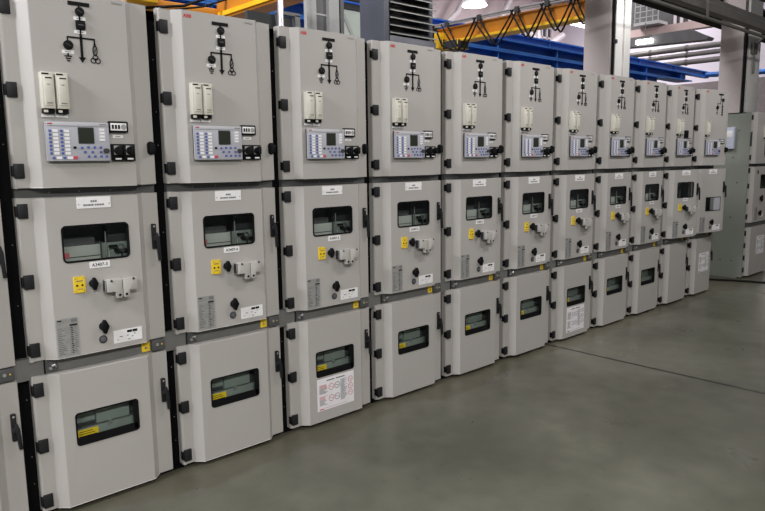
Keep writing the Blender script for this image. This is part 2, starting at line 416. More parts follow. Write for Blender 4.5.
def white_label():
    m = MB(); m.box(.343, .469, FP-.0015, FP+.001, .738, .795, 'white'); y = FP-.0021
    m.box(.402, .424, y, FP, .778, .789, 'ink'); m.box(.4265, .448, y, FP, .778, .789, 'ink')
    for x, z, w in ((.375, .765, .014), (.425, .759, .007), (.404, .766, .008), (.41, .748, .009), (.36, .752, .006), (.436, .77, .006)): m.box(x-w/2, x+w/2, y, FP, z-.0018, z+.0018, 'ink_grey')
    return m.mesh('operation_label')
def socket():
    m = MB(); y = FP
    m.box(.322, .440, y-.034, y+.001, .980, 1.026, 'socket_grey')
    for a, b, c, d in ((.316, .3785, .350, .3785), (.3815, .444, .3815, .410)):
        o = [(a, 1.028), (b, 1.028), (b, .953), (d-.004, .946), (c+.004, .946), (c, .953), (c, .976), (a, .976)] if a < .35 else [(a, 1.028), (b, 1.028), (b, .976), (d, .976), (d, .953), (d-.004, .946), (c+.004, .946), (c, .953)]
        m.prism(o, y-.048, y-.030, 'socket_grey')
    m.box(.311, .318, y-.034, y-.004, .975, 1.028, 'dark_grey')
    return m.mesh('heavy_duty_socket', .0015)
def socket_bolt(x, z, r, k):
    m = MB(); m.disc(x, z, r, FP-.0505, FP-.04, k, 12); return m.mesh('bolt')
def handle(z1, z0):
    m = MB(); h = z1-z0
    m.rrect(.542, .562, z1-.115, z1, .005, -.012, 0, 'hinge_grey'); m.disc(.552, z1-.012, .006, -.0135, -.011, 'plate_metal', 12)
    m.disc(.556, z1-.066, .014, -.026, -.01, 'hinge_grey', 18)
    m.prism([(.550, z1-.04), (.562, z1-.04), (.570, z1-.07), (.574, z0+.012), (.561, z0+.012), (.554, z1-.07)], -.028, -.016, 'hinge_grey')
    return m.mesh('handle', .003)
def sheet(x0, x1, z0, z1, red=True):
    m = MB(); m.box(x0, x1, FP-.0012, FP+.001, z0, z1, 'sheet_white'); y = FP-.0018; w = x1-x0; h = z1-z0
    U = lambda a: x0+a*w; V = lambda a: z0+a*h; r = 'ink_red' if red else 'ink_grey'
    m.box(U(.25), U(.46), y, FP, V(.9), V(.925), 'ink'); m.box(U(.5), U(.74), y, FP, V(.9), V(.925), 'ink')
    rnd = random.Random(5)
    for zc in (.72, .36):
        for i in range(10):
            z = zc+.07-i*.029; m.box(U(.05), U(.05+.12+.1*rnd.random()), y, FP, V(z), V(z+.012), r if i < 4 else 'ink_grey')
        for xc, kk in ((.37, r), (.53, 'ink_grey')):
            m.ring(U(xc), V(zc-.03), .072*w, .011*w, y, FP, kk, 18); m.line(U(xc-.05), V(zc-.0), U(xc+.05), V(zc-.06), .009*w, y, FP, kk)
    for i in range(24):
        z = .82-i*.028; m.box(U(.62), U(.62+.1+.09*rnd.random()), y, FP, V(z), V(z+.011), 'ink_grey')
    for zc in (.76, .54, .33):
        m.ring(U(.9), V(zc), .065*w, .011*w, y, FP, r, 18); m.line(U(.86), V(zc+.03), U(.94), V(zc-.03), .009*w, y, FP, r)
    m.box(U(.05), U(.17), y, FP, V(.03), V(.06), 'logo_red' if red else 'ink'); m.box(U(.2), U(.8), y, FP, V(.055), V(.062), r)
    return m.mesh('instruction_sheet')
def housing(w=PITCH, h=2.19, depth=1.3, x0=-.027):
    m = MB(); x1 = x0+w; a = .05; k = 'sage'; t = .012
    m.box(x0, x0+t, a, depth, FZ, h, k); m.box(x1-t, x1, a, depth, FZ, h, k); m.box(x0, x1, depth-t, depth, FZ, h, k); m.box(x0, x1, a, depth, h-t, h, k)
    m.box(x0+t, x1-t, a, depth-t, .042, .055, 'frame_black')
    for z in (.685, 1.406): m.box(x0+t, x1-t, a+.02, depth-t, z-.01, z+.01, 'inner_dark')
    m.box(x0+t, x1-t, .45, .46, .05, h-t, 'inner_dark')
    return m.mesh('housing')
def posts(w=PITCH, h=2.19, x0=-.027, fk='frame_black'):
    m = MB(); x1 = x0+w
    m.box(x0-.0, x0+.05, TH+.003, .075, FZ, h, fk); m.box(x1-.05, x1, TH+.003, .075, FZ, h, fk)
    m.box(x0, x1, TH+.003, .075, h-.04, h, fk); m.box(x0, x1, .03, .075, FZ, .055, 'frame_black')
    for z in (1.98, 1.75, 1.6, 1.2, .95, .55, .3, .18): m.disc(x0+.012, z, .002, TH, TH+.005, 'silver', 8)
    return m.mesh('front_frame')
def rail_up(w=PITCH, x0=-.027):
    m = MB(); m.box(x0+.03, x0+w-.03, .02, .07, 1.376, 1.437, 'rail_dark')
    for u in (.13, .25, .38, .5): m.disc(u, 1.4065, .002, .017, .022, 'silver', 8)
    return m.mesh('cross_rail')
def rail_low(w=PITCH, x0=-.027):
    m = MB(); m.box(x0, x0+w, .012, .07, .640, .73, 'rail_grey'); m.box(.052, .058, .009, .02, .652, .717, 'black')
    m.box(x0, x0+.02, .03, .06, .668, .7, 'silver')
    return m.mesh('cross_rail')
def key_block():
    m = MB(); m.box(.062, .104, .004, .014, .660, .709, 'rail_dark'); m.tube([(.08, .004, .690), (.08, -.010, .688), (.092, -.014, .692)], .005, 'silver')
    m.disc(.075, .676, .006, -.004, .004, 'plate_metal', 12); m.disc(.096, .68, .004, -.004, .004, 'silver', 10)
    return m.mesh('key_lock')
def lock_block():
    m = MB(); m.box(.512, .572, -.008, .014, .66, .711, 'rail_dark'); m.disc(.535, .688, .008, -.012, -.007, 'plate_metal', 12); m.disc(.555, .688, .0045, -.012, -.007, 'yellow_sticker', 10)
    return m.mesh('lock_block', .001)
def rail_sticker():
    m = MB(); m.box(.468, .506, .009, .013, .661, .711, 'yellow_sticker'); m.prism([(.480, .674), (.494, .674), (.487, .688)], .0082, .01, 'ink_grey'); return m.mesh('warning_sticker')
def truck():
    m = MB(); Y = .012
    m.box(.02, .332, Y, Y+.02, .93, 1.176, 'truck_grey'); m.box(.02, .332, Y-.006, Y, 1.10, 1.105, 'dark_grey'); m.box(.02, .332, Y-.002, Y, 1.128, 1.131, 'dark_grey')
    m.box(.332, .56, Y+.006, Y+.026, .93, 1.178, 'truck_green'); m.box(.16, .312, Y+.01, Y+.12, 1.176, 1.207, 'inner_dark')
    m.box(.385, .56, Y+.06, Y+.08, 1.15, 1.3, 'dark_grey'); m.box(.02, .385, Y+.13, Y+.15, 1.1, 1.36, 'inner_dark')
    return m.mesh('breaker_truck')
def truck_rod():
    m = MB(); m.tube([(.355, .012, 1.09), (.355, .012, 1.228)], .0035, 'silver'); m.tube([(.332, .007, 1.05), (.332, .007, 1.18)], .004, 'dark_grey'); m.tube([(.366, .012, 1.05), (.366, .012, 1.17)], .003, 'plate_metal')
    return m.mesh('rod')
def truck_knobs():
    m = MB(); m.box(.364, .399, -.004, .012, 1.158, 1.168, 'black'); m.disc(.398, 1.141, .009, -.006, .02, 'black', 14); m.disc(.438, 1.139, .009, -.006, .02, 'black', 14); m.box(.396, .441, .0, .012, 1.135, 1.147, 'dark_grey')
    m.box(.419, .424, .002, .02, 1.05, 1.15, 'dark_grey'); m.ring(.416, 1.159, .014, .004, .0, .012, 'silver', 14)
    return m.mesh('lever')
def truck_tag():
    m = MB(); m.box(.182, .201, .009, .013, 1.128, 1.15, 'ink_red'); return m.mesh('red_tag')
def bars():
    m = MB()
    for x in (.22, .28, .34): m.box(x, x+.018, .03, .04, .93, 1.35, 'dark_grey')
    m.box(.02, .56, .1, .11, .93, 1.36, 'inner_dark'); return m.mesh('shutter_bar')
def cable_box():
    m = MB(); Y = .012
    m.box(.02, .56, Y, Y+.02, .2, .374, 'truck_green'); m.box(.262, .408, Y+.008, Y+.03, .381, .56, 'truck_green'); m.box(.02, .260, Y+.02, Y+.04, .396, .56, 'truck_green')
    m.box(.02, .56, Y+.035, Y+.05, .36, .56, 'inner_dark'); m.box(.02, .56, Y+.012, Y+.035, .374, .381, 'inner_dark')
    m.disc(.318, .378, .007, Y-.01, Y+.01, 'silver', 12); m.line(.288, .349, .301, .362, .003, Y-.001, Y, 'plate_metal'); m.line(.301, .362, .312, .351, .003, Y-.001, Y, 'plate_metal')
    return m.mesh('cable_compartment')
def cable_sticker():
    m = MB(); m.box(.174, .264, .009, .0125, .333, .370, 'yellow_sticker')
    for i in range(3): m.box(.182, .256-.008*i, .0082, .0095, .340+i*.01, .3425+i*.01, 'ink')
    return m.mesh('warning_sticker')
def holder():
    m = MB(); m.box(-.03, .03, -.02, 0, 0, .075, 'black'); m.ring(.0, .043, .016, .004, -.022, -.018, 'plate_metal', 16); m.box(-.035, .05, -.03, 0, -.008, 0, 'plate_metal')
    return m.mesh('black_holder', .002)

ON_DOOR = ('upper_door', 'middle_door', 'lower_door')
AT_EDGE = ('hinge', 'latch', 'handle')
SHIFTED = ('test_block', 'relay', 'counter', 'rotary_switch', 'heavy_duty_socket', 'breaker_truck', 'cable_compartment', 'shutter_bar')
def inst(name, mesh, parent, mtx=None, label=None):
    o = bpy.data.objects.new(name, mesh); COL.objects.link(o); o.parent = parent
    if (parent.name.split('.')[0] in ON_DOOR and name not in AT_EDGE) or name in SHIFTED:
        mtx = (mtx or Matrix())@Matrix.Translation((SH+LEFT[0], 0, 0))
    if mtx is not None: o.matrix_local = mtx
    if label: o['label'] = label
    return o

def cabinet(i, label, upper=0.0, middle=0.0, truck_in=True, low_window=True, paper=None, end=False):
    LEFT[0] = -.008 if i < 3 else 0.0
    root = thing('switchgear_cabinet', ((i-2)*PITCH, 0, 0), label, 'switchgear cabinet', 'switchgear cabinets of the long row')
    def swing(a): return Matrix.Rotation(-math.radians(a), 4, 'Z') if a else None
    inst('housing', M('housing', housing), root); inst('front_frame', M('posts', posts), root, label='black front frame')
    inst('cross_rail', M('rail_up', rail_up), root, label='dark rail between upper and middle door')
    rl = inst('cross_rail', M('rail_low', rail_low), root, label='grey rail between middle and lower door')
    inst('key_lock', M('key_block', key_block), rl); inst('lock_block', M('lock_block', lock_block), rl); inst('warning_sticker', M('rail_sticker', rail_sticker), rl, label='yellow warning sticker')
    # upper door and its instruments
    u = swing(upper)
    d = inst('upper_door', M(('door_u', i < 3), lambda: door_mesh('upper_door', *ZT)), root, u)
    for z in (2.122, 1.809, 1.495): inst('hinge', M(('h', z), lambda: hinge_mesh(z)), d)
    inst('latch', M('latch', latch_mesh), d); inst('logo', M('logo', logo_mesh), d, label='red lettered logo'); inst('name_lettering', M('np', nameplate_mesh), d)
    if end:
        inst('mimic_diagram', M('mimic_end', mimic_end_mesh), d)
        for x, z in ((.412, 2.098), (.318, 2.02)): inst('position_indicator', M(('ind', x), lambda: ind_mesh(x, z, .018)), d)
    else:
        inst('mimic_diagram', M('mimic', mimic_mesh), d)
        for x, z, r, q in ((.2985, 2.128, .0175, False), (.2985, 2.076, .018, True), (.245, 1.993, .0185, False)): inst('position_indicator', M(('ind', x, z), lambda: ind_mesh(x, z, r, q)), d)
        for x, z in ((.298, 2.102), (.297, 2.049), (.2435, 1.967)): inst('tag_label', M(('tag', x, z), lambda: tag_mesh(x, z)), d)
    for x in ((.125,) if end else (.125, .178)):
        t = inst('test_block', M(('tb', x), lambda: test_body(x)), root, u)
        inst('printing', M(('tp', x), lambda: test_print(x)), t); inst('terminal', M(('tt', x), lambda: test_term(x)), t)
    r = inst('relay', M('relay', relay_body), root, u)
    inst('screen', M('screen', relay_screen), r); inst('function_strip', M('rs', relay_side), r); inst('service_port', M('rp', relay_port), r)
    for x, z in LED+KEYS: inst('button', M(('b', x, z), lambda: button(x, z)), r)
    for x, z in LAB: inst('indicator_label', M(('l', x, z), lambda: led_label(x, z)), r)
    inst('button', M('bred', lambda: button(.234, 1.546, 'button_red', .016, .012)), r, label='red button')
    inst('button', M('bblk', lambda: button(.234, 1.586, 'black', .011, .009)), r, label='black button')
    c = inst('counter', M('meter', meter_body), root, u); inst('display', M('md', meter_disp), c)
    inst('tag_label', M('tagm', lambda: tag_mesh(.42, 1.634, .044, .012)), d)
    if not end:
        for x in (.386, .437):
            s = inst('rotary_switch', M(('sw', x), lambda: switch_base(x)), root, u); inst('knob', M(('sk', x), lambda: switch_knob(x)), s)
    # middle door
    v = swing(middle); hole = (.2, .46, .945, 1.09, .004) if end else MW
    dm = inst('middle_door', M(('door_m', end, i < 3), lambda: door_mesh('middle_door', *ZM, hole=hole)), root, v)
    for z in (1.336, 1.049, .765): inst('hinge', M(('h', z), lambda: hinge_mesh(z)), dm)
    inst('handle', M('hm', lambda: handle(1.248, 1.068)), dm)
    inst('window_gasket', M(('gm', end), lambda: gasket(hole)), dm); inst('window_pane', M(('pm', end), lambda: pane(hole)), dm)
    inst('title_label', M('tl', top_label), dm); inst('rating_plate', M('plate', plate), dm); inst('operation_label', M('wl', white_label), dm)
    if end: inst('shutter', M('half', lambda: pane_half(hole)), dm)
    else:
        inst('code_label', M(('code', i), lambda: code_label('A3407-%d' % (i+2))), dm); inst('interlock_label', M('yl', yellow_label), dm, label='yellow label')
        inst('key_switch', M('k1', lambda: keyknob(.271, 1.018)), dm)
        s = inst('heavy_duty_socket', M('socket', socket), root, v); [inst('bolt', M(('sb', x), lambda: socket_bolt(x, z, r, k)), s) for x, z, r, k in ((.333, 1.024, .005, 'dark_grey'), (.428, 1.024, .005, 'dark_grey'), (.3655, .960, .0055, 'ink'), (.3945, .960, .0055, 'ink'))]
    inst('key_switch', M('k2', lambda: keyknob(.301, .826, .019)), dm); inst('push_button', M('pb', lambda: push(.297, .768)), dm)
    if truck_in:
        t = inst('breaker_truck', M('truck', truck), root); inst('rod', M('rod', truck_rod), t); inst('lever', M('lever', truck_knobs), t); inst('red_tag', M('rt', truck_tag), t)
    else: inst('shutter_bar', M('bars', bars), root)
    # lower door
    dl = inst('lower_door', M(('door_l', low_window, i < 3), lambda: door_mesh('lower_door', *ZL, hole=LW if low_window else None)), root)
    for z in (.595, .351, .107): inst('hinge', M(('h', z), lambda: hinge_mesh(z)), dl)
    inst('handle', M('hl', lambda: handle(.522, .36)), dl)
    if low_window:
        inst('window_gasket', M('gl', lambda: gasket(LW, .034)), dl); inst('window_pane', M('pl', lambda: pane(LW)), dl)
        cb = inst('cable_compartment', M('cb', cable_box), root); inst('warning_sticker', M('cs', cable_sticker), cb, label='yellow warning sticker')
    if paper: inst('instruction_sheet', M(('sheet', i), lambda: sheet(*paper)), dl, label='white instruction sheet')
    return root

CAB = [
 (0, 'grey switchgear cabinet cut off by the left edge of the photo', {}),
 (1, 'grey switchgear cabinet in full view nearest the camera, window label reading A3407-3', {}),
 (2, 'grey switchgear cabinet labelled A3407-4, right of the one nearest the camera, below yellow crane girder', {}),
 (3, 'grey switchgear cabinet with large red-marked instruction sheet under its lower window', dict(paper=(.161, .427, .122, .308))),
 (4, 'grey switchgear cabinet carrying the blue-grey louvred unit on top', {}),
 (5, 'grey switchgear cabinet right of the one below the louvred unit, orange crane end above', dict()),
 (6, 'grey switchgear cabinet below the blue beams, left of the one with black-printed sheet', dict()),
 (7, 'grey switchgear cabinet with black-printed instruction sheet under its lower window', dict(paper=(.161, .427, .10, .308, False))),
 (8, 'grey switchgear cabinet in front of pale pillar, right of the black-printed sheet', dict()),
 (9, 'grey switchgear cabinet with the last lower window of the row, left of the ajar doors', dict()),
 (10, 'grey switchgear cabinet with black holder above its relay and middle door ajar', dict(middle=9.0, truck_in=False, low_window=False)),
 (11, 'last grey cabinet of the long row, upper and middle doors ajar, sheet on lower door', dict(upper=10.0, middle=11.2, truck_in=False, low_window=False, end=True, paper=(.19, .44, .285, .49, False))),
]
for i, lab, kw in CAB: cabinet(i, lab, **kw)

h = bpy.data.objects.new('black_holder', holder()); COL.objects.link(h); h.location = (8*PITCH+.32, FP-.002, 1.70)
h['label'] = 'small black holder with grey ring fixed above a relay near the row end'; h['category'] = 'holder'

# separate cabinet across the passage
def far_cabinet():
    LEFT[0] = 0.0
    X = 7.277; w = .86; root = thing('switchgear_cabinet', (X, 0, 0), 'separate grey cabinet with sage green side panel, across the passage at right edge', 'switchgear cabinet')
    xs = (.07, .107, .74, .775); wd = .80
    inst('housing', housing(w, 2.03), root, label='sage green housing'); inst('front_frame', posts(w-.004, 2.028, -.025, 'sage'), root)
    inst('cross_rail', rail_up(w-.04, -.0), root); inst('cross_rail', rail_low(w-.01, -.001), root)
    m = MB(); m.box(-.0275, -.002, -.002, .0505, FZ+.012, 2.0305, 'sage'); inst('corner_post', m.mesh('corner_post'), root)
    d = inst('upper_door', door_mesh('upper_door', 1.426, 2.03, None, wd, xs), root)
    for z in (1.97, 1.50): inst('hinge', hinge_mesh(z), d)
    m = MB(); m.rrect(-.012, .014, 1.63, 1.80, .006, -.016, .01, 'dark_grey'); inst('handle', m.mesh('handle', .002), d)
    r = inst('relay', M('relay', relay_body), root, Matrix.Translation((.27, 0, 0)))
    inst('screen', M('screen', relay_screen), r)
    for x, z in LED+KEYS: inst('button', M(('b', x, z), None), r)
    for x, z in LAB: inst('indicator_label', M(('l', x, z), None), r)
    t = inst('test_block', M(('tb', .125), None), root, Matrix.Translation((.22, 0, 0))); inst('terminal', M(('tt', .125), None), t)
    hole = (.33, .60, 1.12, 1.29, .012)
    d = inst('middle_door', door_mesh('middle_door', .7165, 1.387, hole, wd, xs), root)
    for z in (1.345, 1.16, .98, .79): inst('hinge', hinge_mesh(z), d)
    inst('window_gasket', gasket(hole), d); inst('window_pane', pane(hole), d)
    inst('key_switch', keyknob(.36, 1.0, .026), d); inst('key_switch', keyknob(.34, .82, .022), d)
    o = inst('operation_label', M('wl', None), d, Matrix.Translation((.02, 0, .03)))
    o = inst('rating_plate', M('plate', None), d, Matrix.Translation((.08, 0, .01)))
    m = MB(); m.box(.21, .222, FP-.01, FP, 1.30, 1.345, 'black'); inst('catch', m.mesh('catch'), d)
    d = inst('lower_door', door_mesh('lower_door', .06, .6527, None, wd, xs), root)
    for z in (.59, .44, .29, .14): inst('hinge', hinge_mesh(z), d)
    inst('instruction_sheet', sheet(.33, .60, .30, .53, False), d)
    m = MB()
    for y, z in ((.12, 1.82), (.17, 1.5), (.11, 1.2), (.16, .78), (.12, .25), (.25, .25)):
        n = 10; m.add([(-.029, y+.008*math.cos(2*PI*k/n), z+.008*math.sin(2*PI*k/n)) for k in range(n)]+[(-.026, y+.008*math.cos(2*PI*k/n), z+.008*math.sin(2*PI*k/n)) for k in range(n)], [tuple(range(n)), tuple(range(2*n-1, n-1, -1))]+[(k, (k+1) % n, n+(k+1) % n, n+k) for k in range(n)], 'dark_grey')
    inst('screw', m.mesh('screw'), root)
    m = MB(); m.box(X-.075, X-.027, .16, .26, 1.605, 1.86, 'folder_blue'); m.box(X-.077, X-.074, .175, .245, 1.74, 1.82, 'white')
    o = m.obj('document_box', None, .003); o['label'] = 'pale blue document box on the sage green side panel'; o['category'] = 'box'
far_cabinet()

# ---------------------------------------------------------------- the setting
def struct(m, name, bevel=0.0): return m.obj(name, None, bevel, kind='structure')
m = MB(); m.box(-14, 34, -10, 18, -.1, FZ, 'floor'); struct(m, 'floor')
m = MB(); m.box(-14, 34, 17, 17.2, 0, 10, 'wall_pink')
struct(m, 'wall_back')
m = MB(); m.box(30, 30.2, -10, 17, 0, 10, 'wall_lilac'); struct(m, 'wall_right')
m = MB(); m.box(29.9, 30, -10, 16.9, FZ, 4.8, 'dado_mauve'); struct(m, 'wall_right_dado')
m = MB(); m.box(-14, 34, 1.2, 17.2, 10, 10.2, 'ceiling_hall'); struct(m, 'ceiling')
m = MB(); m.box(-14, 30, -10, 1.2, 4.02, 4.22, 'slab_brown'); struct(m, 'mezzanine_slab')
# pillars
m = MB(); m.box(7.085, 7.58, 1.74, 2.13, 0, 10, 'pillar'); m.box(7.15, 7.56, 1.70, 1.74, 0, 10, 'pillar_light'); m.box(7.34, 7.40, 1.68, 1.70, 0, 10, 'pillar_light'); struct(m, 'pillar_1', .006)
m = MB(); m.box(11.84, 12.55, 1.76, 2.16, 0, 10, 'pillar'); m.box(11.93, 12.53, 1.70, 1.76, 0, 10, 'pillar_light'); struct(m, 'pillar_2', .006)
# black bar standing in for the unlit void behind the pillars, and trays under the mezzanine edge
m = MB(); m.box(4, 30, 2.2, 2.4, 3.93, 4.5, 'frame_black'); struct(m, 'void_bar')

def single(m, name, label, cat, group=None, bevel=0.0):
    o = m.obj(name, None, bevel); o['label'] = label; o['category'] = cat
    if group: o['group'] = group
    return o
m = MB(); m.box(2, 29, .97, 1.02, 3.37, 3.40, 'tray_grey'); [m.box(3+2.6*q, 3.03+2.6*q, .94, .97, 3.37, 4.02, 'tray_grey') for q in range(10)]; single(m, 'cable_trunking', 'lower grey cable trunking running overhead at the top right', 'cable tray')
m = MB(); m.box(2, 29, 1.03, 1.16, 3.51, 3.61, 'tray_grey'); m.box(2, 29, 1.025, 1.16, 3.61, 3.625, 'duct_grey'); m.box(2, 29, 1.04, 1.16, 3.625, 3.70, 'tray_grey'); [m.box(3.2+2.6*q, 3.23+2.6*q, 1.07, 1.10, 3.70, 4.02, 'tray_grey') for q in range(10)]; single(m, 'cable_trunking', 'upper grey cable trunking close under the dark ceiling at top right', 'cable tray')
m = MB(); m.tube([(2, .8, 3.93), (29, .8, 3.93)], .035, 'duct_grey', 12); [m.box(3.2+2.6*q, 3.23+2.6*q, .79, .81, 3.96, 4.02, 'tray_grey') for q in range(10)]; single(m, 'pipe', 'thin grey pipe under the dark ceiling in the top right corner', 'pipe')
m = MB(); m.tube([(7.125, 1.718, FZ), (7.125, 1.718, 3.0), (7.125, 1.718, 9.5)], .02, 'cable_black', 10); m.box(7.10, 7.15, 1.67, 1.70, 3.02, 3.07, 'dark_grey'); single(m, 'riser_cable', 'dark cable running up the corner of the nearer pillar', 'cable')
m = MB(); m.tube([(11.875, 1.73, 0), (11.875, 1.73, 3.3), (11.88, 1.73, 4.0)], .028, 'cable_black', 10); single(m, 'riser_cable', 'dark cable running up the corner of the farther pillar, at right', 'cable')
m = MB(); m.tube([(12.10, 1.655, 3.0), (12.10, 1.655, 3.5), (12.06, 1.5, 3.62), (12.0, 1.2, 3.6)], .02, 'duct_grey', 8); m.box(12.02, 12.2, 1.64, 1.70, 3.35, 3.55, 'tray_grey'); single(m, 'junction_box', 'small grey junction box with conduit high on the right pillar', 'junction box')

# blue runway beams
def ibeam(name, x0, x1, Y, z0, z1, w, k, label, cat, group=None, axis='x'):
    m = MB(); t = .035
    m.box(x0, x1, Y-w/2, Y+w/2, z1-t, z1, k); m.box(x0, x1, Y-w/2, Y+w/2, z0, z0+t, k); m.box(x0, x1, Y-.02, Y+.02, z0+t, z1-t, k)
    n = int((x1-x0)/2.4)
    for j in range(1, n+1): m.box(x0+j*2.4, x0+j*2.4+.02, Y-w/2+.015, Y+w/2-.015, z0+t, z1-t, k)
    return single(m, name, label, cat, group)
TOPB = ibeam('runway_beam', -8, 23.5, 7.05, 4.25, 4.475, .14, 'blue_steel', 'uppermost of the three long blue steel beams behind the cabinets', 'steel beam')
ibeam('runway_beam', -8, 21.6, 7.0, 3.985, 4.245, .5, 'blue_steel', 'middle one of the three long blue steel beams behind the cabinets', 'steel beam')
ibeam('runway_beam', -8, 19.5, 6.98, 3.70, 3.98, .46, 'blue_steel', 'lowest of the three long blue steel beams, just above the cabinet tops', 'steel beam')
m = MB(); m.tube([(23.3, 7.05, 4.36), (24.9, 4.9, 4.42), (25.6, 4.0, 4.45)], .09, 'blue_steel', 8); m.obj('brace', TOPB)

# orange overhead crane with festoon cables
t = thing('overhead_crane', (9.1, 5, 3.84), 'orange overhead crane girder with black festoon cables, upper middle', 'crane')
def part(m, name, parent, bevel=0.0, label=None):
    o = m.obj(name, parent, bevel); o.matrix_parent_inverse = Matrix.Translation(-Vector(parent.location))
    if label: o['label'] = label
    return o
m = MB(); m.box(9.0, 9.22, 2.75, 6.6, 3.88, 4.11, 'orange_steel'); m.box(8.97, 9.25, 2.75, 6.6, 4.11, 4.135, 'orange_steel'); g = part(m, 'girder', t)
m = MB(); m.box(8.94, 9.26, 2.75, 6.6, 3.83, 3.88, 'yellow_and_lit_steel'); part(m, 'flange', t, 0, 'brighter yellow lower flange')
m = MB(); m.box(8.88, 8.91, 2.75, 6.75, 4.155, 4.20, 'column_light'); m.box(8.86, 8.88, 2.75, 6.75, 4.19, 4.21, 'conduit'); part(m, 'cable_rail', t, 0, 'grey cable rail')
m = MB(); m.box(8.75, 9.3, 6.35, 6.62, 3.72, 4.02, 'yellow_and_lit_steel'); m.box(8.85, 9.2, 5.95, 6.35, 3.68, 3.86, 'dark_grey'); m.rrect(8.8, 9.0, 3.78, 3.9, .02, 6.3, 6.34, 'dark_grey'); part(m, 'end_truck', t, .01, 'yellow end truck')
m = MB(); m.box(8.7, 9.3, 6.62, 6.9, 3.6, 4.15, 'black'); m.tube([(8.74, 6.5, 4.2), (8.74, 6.5, 3.6)], .03, 'cable_black'); m.tube([(8.74, 6.68, 4.15), (8.74, 6.66, 3.6)], .025, 'cable_black'); m.tube([(8.74, 6.4, 4.05), (8.73, 6.25, 3.75), (8.73, 6.0, 3.65)], .018, 'cable_black'); part(m, 'drive_unit', t, 0, 'black drive unit')
def loop(ya, yb, depth, x, zt=4.17, r=.017):
    pts = []
    for i in range(17):
        s = i/16; q = abs(2*s-1); pts.append((x, ya+(yb-ya)*(s+.10*math.sin(2*PI*s)), zt-depth*(1-q**2.2)))
    return pts
for n, (ya, yb, dp) in enumerate(((6.23, 5.42, .57), (5.42, 4.55, .56), (4.55, 3.92, .54), (3.92, 3.35, .52), (3.35, 2.85, .5))):
    for dx, dy in ((0, 0), (-.05, .10)):
        m = MB(); m.tube(loop(ya+dy, yb+dy*.4, dp-.03*(dx != 0), 8.85+dx), .016, 'cable_black'); part(m, 'festoon_cable', t)
    m = MB(); m.box(8.83, 8.92, ya-.04, ya+.04, 4.12, 4.22, 'dark_grey'); part(m, 'cable_trolley', t)
# second crane, nearer left
t = thing('overhead_crane', (4.1, 5, 3.7), 'yellow and orange overhead crane girder above the second cabinet', 'crane')
m = MB(); m.box(4.0, 4.2, 2.45, 6.6, 3.76, 3.95, 'orange_steel'); part(m, 'girder', t)
m = MB(); m.box(3.93, 4.27, 2.45, 6.6, 3.70, 3.765, 'yellow_and_lit_steel'); m.box(3.95, 4.25, 2.45, 6.6, 3.66, 3.70, 'orange_steel'); part(m, 'flange', t, 0, 'lower flange coloured bright yellow as if lit')  # same paint as the girder, its lit look put into the colour
m = MB(); m.box(2.4, 4.6, 6.45, 6.73, 3.66, 3.82, 'orange_steel'); part(m, 'end_carriage', t, .01)
m = MB(); m.tube([(2.6, 6.3, 3.62), (3.3, 6.3, 3.75), (4.0, 6.3, 4.05), (4.6, 6.3, 4.3)], .02, 'cable_black'); m.tube([(2.9, 6.3, 3.62), (3.6, 6.3, 3.78), (4.4, 6.3, 4.1)], .014, 'cable_black'); part(m, 'cable', t)
m = MB(); m.box(2.5, 2.9, 6.25, 6.6, 3.72, 4.1, 'yellow_and_lit_steel'); m.box(2.55, 2.7, 6.2, 6.27, 3.75, 4.1, 'dark_grey'); part(m, 'hoist', t, .01, 'yellow hoist')

# louvred unit on the fourth cabinet
t = thing('louvred_unit', (2.12, .7, 2.19), 'blue-grey ventilation unit with dark louvres standing on a cabinet', 'ventilation unit')
m = MB(); m.box(1.835, 1.885, .50, .76, 2.2, 3.0, 'unit_blue_grey'); m.box(1.885, 2.37, .73, .76, 2.2, 3.0, 'unit_blue_grey'); m.box(2.32, 2.37, .55, .76, 2.2, 3.0, 'unit_blue_grey'); m.box(1.885, 2.32, .55, .76, 2.95, 3.0, 'unit_blue_grey'); part(m, 'housing', t, .012)
m = MB(); m.box(1.885, 2.35, .50, .72, 2.2, 2.37, 'unit_blue_grey'); part(m, 'base_tray', t, .008)
for j in range(12):
    z = 2.40+j*.05; m = MB(); m.add([(1.885, .50, z-.012), (2.33, .50, z-.012), (2.33, .56, z+.022), (1.885, .56, z+.022), (1.885, .50, z-.018), (2.33, .50, z-.018), (2.33, .56, z+.016), (1.885, .56, z+.016)], [(0, 1, 2, 3), (7, 6, 5, 4), (1, 0, 4, 5), (2, 1, 5, 6), (3, 2, 6, 7), (0, 3, 7, 4)], 'slat_dark')
    m.box(1.885, 2.35, .494, .502, z-.019, z-.011, 'slat_edge'); part(m, 'louvre', t)
m = MB(); m.box(1.885, 2.32, .70, .72, 2.37, 2.95, 'inner_dark'); part(m, 'core', t)
